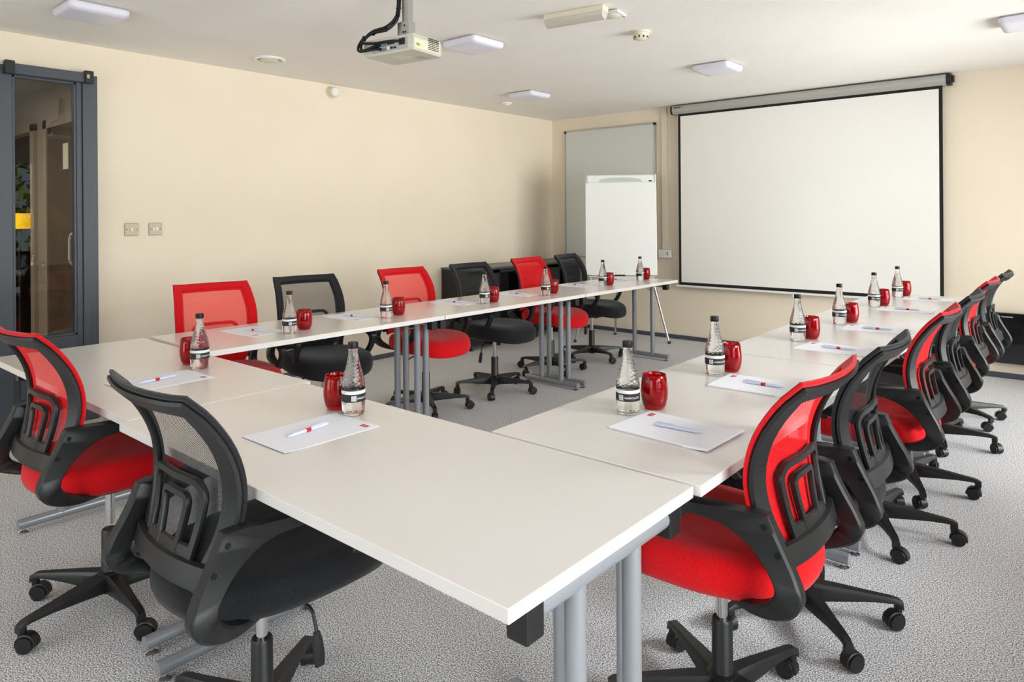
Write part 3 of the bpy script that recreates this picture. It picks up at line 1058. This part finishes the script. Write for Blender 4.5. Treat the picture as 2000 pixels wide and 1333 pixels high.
# ------------------------------------------------------------------ whiteboard on the wall
wb = thing('whiteboard', 'grey wall-mounted whiteboard with thin metal frame and black corners', 'whiteboard')
WX0, WX1, WZa, WZb = -4.905, -3.695, 0.83, 2.312
MB().box(WX0 + .008, WX1 - .008, YB - 0.018, YB - 0.002, WZa + .008, WZb - .008).build('board', 'board_grey', wb, smooth=0)
for q in ((WX0, WX0 + 0.012, WZa, WZb), (WX1 - 0.012, WX1, WZa, WZb), (WX0 + .012, WX1 - .012, WZa, WZa + 0.012), (WX0 + .012, WX1 - .012, WZb - 0.012, WZb)):
    MB().box(q[0], q[1], YB - 0.024, YB - 0.002, q[2], q[3]).build('frame_bar', 'aluminium', wb, smooth=0)
for x in (WX0 - 0.002, WX1 - 0.024):
    for z in (WZa - 0.002, WZb - 0.026):
        MB().box(x, x + 0.026, YB - 0.027, YB - 0.001, z, z + 0.028).build('corner_cap', 'black_plastic', wb, smooth=0)

# trunking and socket
tk = MB().box(-3.622, -3.562, YB - 0.022, YB, 0.9405, ZC).build('cable_trunking', 'ivory_plastic', smooth=0, bevel=0.003)
tag(tk, 'cream vertical cable trunking between flip chart and projection screen', 'trunking')
sk = thing('wall_socket', 'white socket box at the foot of the cable trunking', 'socket')
MB().box(-3.66, -3.512, YB - 0.042, YB, 0.855, 0.940).build('back_box', 'white_plastic', sk, smooth=0, bevel=0.004)
for z in (0.885, 0.905):
    MB().box(-3.556, -3.544, YB - 0.0435, YB - 0.0415, z, z + 0.012).build('socket_slot', 'dark_slot', sk, smooth=0)

# ------------------------------------------------------------------ flip chart
fc = thing('flip_chart', 'white flip chart easel on thin legs before the grey whiteboard', 'flip chart', (-3.80, 6.17, 0), math.radians(33))
# local: x along the board, -y towards the room; leaning back slightly
def lean(z):
    return 0.02 + (z - 0.69) * 0.075
bw = 0.365
brd = MB()
brd.loft([[(x, lean(z) + d, z) for x, d in ((-bw, -0.012), (bw, -0.012), (bw, 0.010), (-bw, 0.010))] for z in (0.695, 1.735)])
brd.build('board', 'flip_white', fc, smooth=0, bevel=0.004)
cl = MB()
cl.loft([[(x, lean(z) - d, z) for x, d in ((-0.350, 0.042), (0.350, 0.042), (0.350, 0.012), (-0.350, 0.012))] for z in (1.655, 1.728)])
clo = cl.build('clamp_bar', 'flip_white', fc, smooth=0, bevel=0.006)
gr = MB()
ring0, ring1 = [], []
for j in range(25):
    a = PI * j / 24
    x, z = 0.215 * math.cos(a), 1.660 + 0.044 * math.sin(a) ** 0.6
    ring0.append((x, lean(z) - 0.049, z))
    ring1.append((x, lean(z) - 0.040, z))
gr.loft([ring0, ring1]).build('clamp_handle', 'flip_grey', clo, smooth=30)
for x in (-0.352, 0.340):
    MB().box(x, x + 0.012, lean(1.69) - 0.046, lean(1.69) - 0.010, 1.652, 1.732).build('clamp_end', 'flip_grey', clo, smooth=0)
MB().box(0.285, 0.320, lean(1.665) - 0.0435, lean(1.665) - 0.0415, 1.660, 1.672).build('clamp_print', 'dark_slot', clo, smooth=0)
MB().box(-0.33, 0.33, lean(0.70) - 0.075, lean(0.70) + 0.004, 0.672, 0.688).build('pen_tray', 'flip_grey', fc, smooth=0, bevel=0.004)
for sx in (-1, 1):
    l = MB().tube([(sx * 0.475, -0.02, 0.012), (sx * 0.30, 0.055, 0.72), (sx * 0.24, 0.098, 1.40)], 0.0115, 12).build('leg', 'aluminium', fc)
    MB().lathe([(0.015, 0), (0.015, 0.02), (0.012, 0.03)], 12, (sx * 0.477, -0.02, 0)).build('rubber_foot', 'black_plastic', l)
l = MB().tube([(-0.06, 0.48, 0.012), (0.0, 0.11, 1.35)], 0.0115, 12).build('leg', 'aluminium', fc)
MB().lathe([(0.015, 0), (0.015, 0.02), (0.012, 0.03)], 12, (-0.06, 0.48, 0)).build('rubber_foot', 'black_plastic', l)
mk = MB().lathe([(0.004, -0.055), (0.007, -0.05), (0.007, 0.05), (0.006, 0.06)], 12, (0, 0, 0), 'X').build('marker_pen', 'black_soft')
mk.location = fc.matrix_basis @ Vector((-0.02, lean(0.70) - 0.045, 0.6955))
mk.rotation_euler = (0, 0, math.radians(33))
tag(mk, 'black marker pen lying in the flip chart tray', 'marker')

# ------------------------------------------------------------------ low black cabinet in the corner
cb = thing('low_cabinet', 'low black open-shelf cabinet standing along the cream wall in the corner', 'cabinet')
CX0, CX1, CY0, CY1, CZ = XL + 0.016, -4.69, 4.86, YB - 0.03, 0.80
MB().box(CX0, CX1 + 0.02, CY0 - 0.01, CY1, CZ - 0.022, CZ).build('cabinet_top', 'cabinet_top', cb, smooth=0, bevel=0.004)
ys = [CY0, CY0 + 0.42, CY0 + 1.03, CY0 + 1.44, CY1]
for y in ys:
    yy = min(max(y, CY0 + 0.01), CY1 - 0.012)
    MB().box(CX0, CX1, yy - 0.01, yy + 0.01, 0.0, CZ - 0.022).build('upright', 'cabinet_black', cb, smooth=0)
for a, b, zs in ((ys[1], ys[2], (0.08, 0.42)), (ys[3], ys[4], (0.08, 0.42))):
    for z in zs:
        MB().box(CX0 + 0.01, CX1 - 0.02, a + 0.01, b - 0.01, z - 0.01, z + 0.01).build('shelf', 'cabinet_black', cb, smooth=0)
for a, b in ((ys[0], ys[1]), (ys[2], ys[3])):
    d = MB().box(CX1 - 0.018, CX1, a + 0.0125, b - 0.0125, 0.06, CZ - 0.03).build('cabinet_door', 'cabinet_black', cb, smooth=0, bevel=0.002)
    MB().lathe([(0.006, 0.0), (0.006, 0.012), (0.010, 0.018), (0.009, 0.022)], 12, (CX1, b - 0.05, 0.46), 'X').build('knob', 'black_plastic', d)
MB().box(CX0, CX0 + 0.008, CY0 + 0.0205, CY1 - 0.0225, 0.06, CZ - 0.022).build('back_panel', 'cabinet_black', cb, smooth=0)
MB().box(CX1 - 0.012, CX1, CY0, CY1, CZ - 0.062, CZ - 0.022).build('top_rail', 'cabinet_black', cb, smooth=0)

# ------------------------------------------------------------------ glossy black panel low on the back wall
bpn = thing('black_wall_panel', 'glossy black flat panel hung low on the cream wall', 'wall panel')
MB().box(-0.690, 0.30, YB - 0.055, YB - 0.012, 0.125, 0.522).build('glass_front', 'panel_gloss', bpn, smooth=0, bevel=0.004)
MB().box(-0.55, 0.16, YB - 0.012, YB, 0.20, 0.45).build('wall_bracket', 'black_plastic', bpn, smooth=0)
MB().lathe([(0.007, 0), (0.007, 0.001)], 14, (-0.648, YB - 0.0562, 0.492), 'Y').build('round_mark', 'case_grey', bpn)
MB().box(-0.634, -0.56, YB - 0.0562, YB - 0.0552, 0.488, 0.496).build('lettering', 'case_grey', bpn, smooth=0)

# ------------------------------------------------------------------ light switches
for y0, n, lb in ((1.890, 1, 'brushed metal light switch plate with a single rocker, beside the grey door'),
                  (2.048, 2, 'brushed metal light switch plate with two rockers')):
    sw = thing('light_switch', lb, 'light switch')
    MB().box(XL, XL + 0.009, y0, y0 + 0.088, 1.196, 1.282).build('plate', 'brushed_steel', sw, smooth=0, bevel=0.003)
    for i in range(n):
        yc = y0 + 0.044 + (i - (n - 1) / 2) * 0.020
        MB().box(XL + 0.009, XL + 0.014, yc - 0.0075, yc + 0.0075, 1.229, 1.251).build('rocker', 'white_plastic', sw, smooth=0, bevel=0.001)
    for yy in (y0 + 0.012, y0 + 0.076):
        MB().lathe([(0.0035, 0), (0.0035, 0.0006)], 10, (XL + 0.009, yy, 1.239), 'X').build('screw', 'dark_slot', sw)

# ------------------------------------------------------------------ ceiling fittings
GLT = 'square ceiling lights'
lamps = [(-4.215, 1.40, 'square white ceiling light above the grey door side'), (-3.155, 3.31, 'square white ceiling light behind the projector'),
         (-4.105, 5.06, 'square white ceiling light near the flip chart corner'), (-2.270, 5.10, 'square white ceiling light before the middle of the projection screen'),
         (-0.33, 5.10, 'square white ceiling light before the projection screen end away from the flip chart')]
for x, y, lb in lamps:
    cl = thing('ceiling_light', lb, 'ceiling light', (x, y, ZC), 0, GLT)

    def rr(h, r, z, n=6):
        ring = []
        for cx, cy, a0 in ((h - r, h - r, 0), (-h + r, h - r, 90), (-h + r, -h + r, 180), (h - r, -h + r, 270)):
            for i in range(n):
                a = math.radians(a0 + 90 * i / (n - 1))
                ring.append((cx + r * math.cos(a), cy + r * math.sin(a), z))
        return ring
    MB().loft([rr(0.138, 0.02, 0), rr(0.138, 0.02, -0.012)]).build('base_tray', 'case_grey', cl, smooth=30)
    MB().loft([rr(0.148, 0.028, -0.010), rr(0.150, 0.030, -0.016), rr(0.147, 0.030, -0.038), rr(0.136, 0.028, -0.049), rr(0.11, 0.02, -0.052)]).build('diffuser', 'lamp_diffuser', cl, smooth=40)

dv = thing('ceiling_vent', 'round white ceiling valve near the cream wall', 'vent', (-4.60, 2.69, ZC))
MB().lathe([(0.112, 0), (0.114, -0.006), (0.104, -0.016), (0.088, -0.014), (0.078, -0.004), (0.078, 0)], 36).build('rim', 'white_plastic', dv, smooth=50)
MB().lathe([(0.020, -0.004), (0.066, -0.006), (0.070, -0.012), (0.06, -0.020), (0.01, -0.022)], 36).build('disc', 'ivory_plastic', dv, smooth=50)

sd = thing('smoke_detector', 'cream slotted smoke detector near the emergency light', 'smoke detector', (-2.215, 3.845, ZC))
MB().lathe([(0.062, 0), (0.062, -0.008), (0.052, -0.014), (0.048, -0.026)], 28).build('base', 'ivory_plastic', sd)
MB().lathe([(0.046, -0.024), (0.045, -0.040), (0.030, -0.050), (0.008, -0.053)], 28).build('sensor_dome', 'ivory_plastic', sd)
for i in range(10):
    a = 2 * PI * i / 10
    q = MB().box(0.0425, 0.0475, -0.0045, 0.0045, -0.042, -0.030).build('slot', 'dark_slot', sd, smooth=0)
    q.rotation_euler = (0, 0, a)
s2 = thing('ceiling_sensor', 'small flat white sensor on the ceiling near the cabinet corner', 'sensor', (-4.62, 5.33, ZC))
MB().lathe([(0.055, 0), (0.055, -0.008), (0.046, -0.016)], 28).build('base', 'white_plastic', s2)
MB().lathe([(0.036, -0.014), (0.034, -0.024), (0.015, -0.030), (0.002, -0.031)], 28).build('sensor_dome', 'white_plastic', s2)
ws = thing('wall_sounder', 'small round cream sounder high on the cream wall', 'sounder', (XL, 3.57, 2.395))
MB().lathe([(0.048, 0), (0.048, 0.02), (0.042, 0.026)], 24, (0, 0, 0), 'X').build('base', 'ivory_plastic', ws)
MB().lathe([(0.040, 0.024), (0.044, 0.030), (0.044, 0.058), (0.036, 0.066)], 24, (0, 0, 0), 'X').build('ribbed_body', 'ivory_plastic', ws)
MB().lathe([(0.034, 0.064), (0.032, 0.069), (0.010, 0.070)], 24, (0, 0, 0), 'X').build('front_disc', 'white_plastic', ws)

em = thing('emergency_light', 'cream tube-shaped emergency light on the ceiling with a small plate', 'emergency light', (-2.262, 3.205, ZC), math.radians(9))
MB().box(-0.185, 0.185, -0.038, 0.038, -0.032, 0.0).build('housing', 'ivory_plastic', em, smooth=0, bevel=0.004)
rings = []
for x, k in ((-0.183, 0.80), (-0.178, 1.0), (0.178, 1.0), (0.183, 0.80)):
    rings.append([(x, 0.036 * k * math.cos(PI + PI * j / 14), -0.032 + 0.042 * k * math.sin(PI + PI * j / 14)) for j in range(15)])
MB().loft(rings).build('diffuser', 'emergency_diffuser', em, smooth=50)
pl = MB().box(0.10, 0.225, 0.075, 0.20, -0.020, -0.004).build('sensor_plate', 'white_plastic', em, smooth=0, bevel=0.003)
MB().lathe([(0.045, 0), (0.045, -0.004), (0.038, -0.008)], 24, (0.162, 0.138, -0.020)).build('plate_disc', 'ivory_plastic', pl)
for x, y in ((0.112, 0.087), (0.213, 0.188)):
    MB().lathe([(0.004, 0), (0.004, -0.002)], 10, (x, y, -0.020)).build('screw', 'dark_slot', pl)

# ------------------------------------------------------------------ projector on its ceiling pole
pj = thing('ceiling_projector', 'silver projector hanging from a ceiling pole with black cables', 'projector', (-2.635, 2.265, 2.10), math.radians(8))
PW, PD, PH = 0.162, 0.112, 0.085        # half width, half depth, height
# body: rounded silver shell; rear (-y) carries the sockets
rings = []
for z, k in ((0.0, 0.006), (0.012, 0.0), (0.060, 0.0), (0.078, 0.006), (PH, 0.022)):
    hx, hy = PW - k, PD - k
    r = 0.022
    ring = []
    for cx, cy, a0 in ((hx - r, hy - r, 0), (-hx + r, hy - r, 90), (-hx + 0.006, -hy + 0.006, 180), (hx - 0.006, -hy + 0.006, 270)):
        rr_ = r if cy > 0 else 0.006
        for i in range(5):
            a = math.radians(a0 + 90 * i / 4)
            ring.append((cx + rr_ * math.cos(a), cy + rr_ * math.sin(a), z))
    rings.append(ring)
MB().loft(rings).build('shell', 'projector_shell', pj, smooth=35)
sp = MB().box(PW - 0.001, PW + 0.0012, -PD + 0.004, 0.080, 0.010, 0.056).build('side_panel', 'projector_pale', pj, smooth=0)
for iz in range(7):
    for iy in range(6):
        z = 0.018 + iz * 0.0085
        y = -0.006 + iy * 0.0135
        if z < 0.070:
            MB().box(PW + 0.0005, PW + 0.0020, y, y + 0.0105, z, z + 0.0045).build('vent_slot', 'dark_slot', pj, smooth=0)
MB().box(PW + 0.0010, PW + 0.0018, -0.095, -0.070, 0.022, 0.034).build('sticker', 'leaf_green', pj, smooth=0)
rp = MB().box(-0.10, 0.125, -PD - 0.0015, -PD + 0.002, 0.010, 0.066).build('socket_panel', 'case_grey', pj, smooth=0)
for x, z, w, h, m_ in ((-0.085, 0.030, 0.030, 0.022, 'dark_slot'), (-0.045, 0.036, 0.034, 0.018, 'port_blue'), (-0.045, 0.014, 0.034, 0.014, 'port_blue'),
                       (0.0, 0.040, 0.010, 0.010, 'dark_slot'), (0.016, 0.040, 0.010, 0.010, 'dark_slot'), (0.032, 0.040, 0.010, 0.010, 'dark_slot'),
                       (0.0, 0.018, 0.012, 0.012, 'print_white'), (0.02, 0.018, 0.012, 0.010, 'dark_slot'), (0.04, 0.018, 0.014, 0.008, 'dark_slot'), (0.075, 0.030, 0.034, 0.030, 'black_plastic')):
    MB().box(x, x + w, -PD - 0.006, -PD - 0.001, z, z + h).build('socket', m_, pj, smooth=0)
MB().box(0.05, 0.11, 0.02, 0.075, -0.0015, 0.0005).build('rating_plate', 'case_grey', pj, smooth=0)
for i in range(6):
    MB().box(-0.04, 0.05 - 0.006 * (i % 3), -0.05 + 0.014 * i, -0.047 + 0.014 * i, -0.0008, 0.0004).build('underside_rib', 'projector_pale', pj, smooth=0)
MB().lathe([(0.030, 0), (0.032, 0.012), (0.026, 0.016)], 24, (-0.07, PD - 0.004, 0.045), 'Y').build('lens', 'black_plastic', pj)
tz = ZC - 2.10
MB().box(-0.055, 0.055, -0.045, 0.045, PH - 0.002, PH + 0.010).build('mount_plate', 'aluminium', pj, smooth=0)
mp = MB().box(0.008, 0.048, -0.018, 0.018, PH + 0.008, tz).build('mount_pole', 'aluminium', pj, smooth=0, bevel=0.002)
MB().box(-0.016, 0.058, -0.026, 0.022, PH + 0.008, PH + 0.085).build('mount_bracket', 'aluminium', pj, smooth=0, bevel=0.002)
for x, z in ((0.022, 0.118), (0.036, 0.118), (0.030, 0.150), (0.030, PH + 0.02)):
    MB().lathe([(0.005, 0), (0.005, 0.002)], 10, (x, -0.028, z), 'Y').build('bolt', 'dark_slot', pj)
cabs = [
    [(-0.004, -0.020, tz - 0.001), (-0.004, -0.022, 0.26), (-0.012, -0.03, 0.185), (-0.050, -0.06, 0.135), (-0.110, -0.09, 0.118), (-0.160, -0.11, 0.095), (-0.172, -0.135, 0.05), (-0.150, -0.145, 0.022), (-0.075, -0.125, 0.028), (-0.035, PD * -1 - 0.004, 0.022)],
    [(0.004, -0.026, tz - 0.001), (0.003, -0.030, 0.25), (-0.008, -0.04, 0.175), (-0.050, -0.07, 0.128), (-0.100, -0.10, 0.120), (-0.142, -0.12, 0.088), (-0.135, -0.14, 0.062), (-0.06, -0.135, 0.052), (0.04, -0.132, 0.050), (0.085, PD * -1 - 0.004, 0.046)],
    [(-0.010, -0.026, tz - 0.001), (-0.011, -0.026, 0.25), (-0.022, -0.036, 0.190), (-0.062, -0.06, 0.148), (-0.118, -0.09, 0.128), (-0.150, -0.12, 0.085), (-0.150, -0.14, 0.042), (-0.128, -0.142, 0.024), (-0.08, -0.13, 0.038), (-0.04, PD * -1 - 0.004, 0.044)],
]
for c in cabs:
    MB().tube(catmull(c, 5), 0.0068, 8).build('cable', 'black_soft', pj)
for p_ in ((-0.006, -0.026, 0.24), (-0.056, -0.066, 0.135), (-0.112, -0.095, 0.118), (-0.150, -0.118, 0.09)):
    q = MB().lathe([(0.013, -0.003), (0.014, 0.0), (0.013, 0.003)], 12, p_, 'X' if p_[2] < 0.2 else 'Z').build('cable_tie', 'black_plastic', pj)
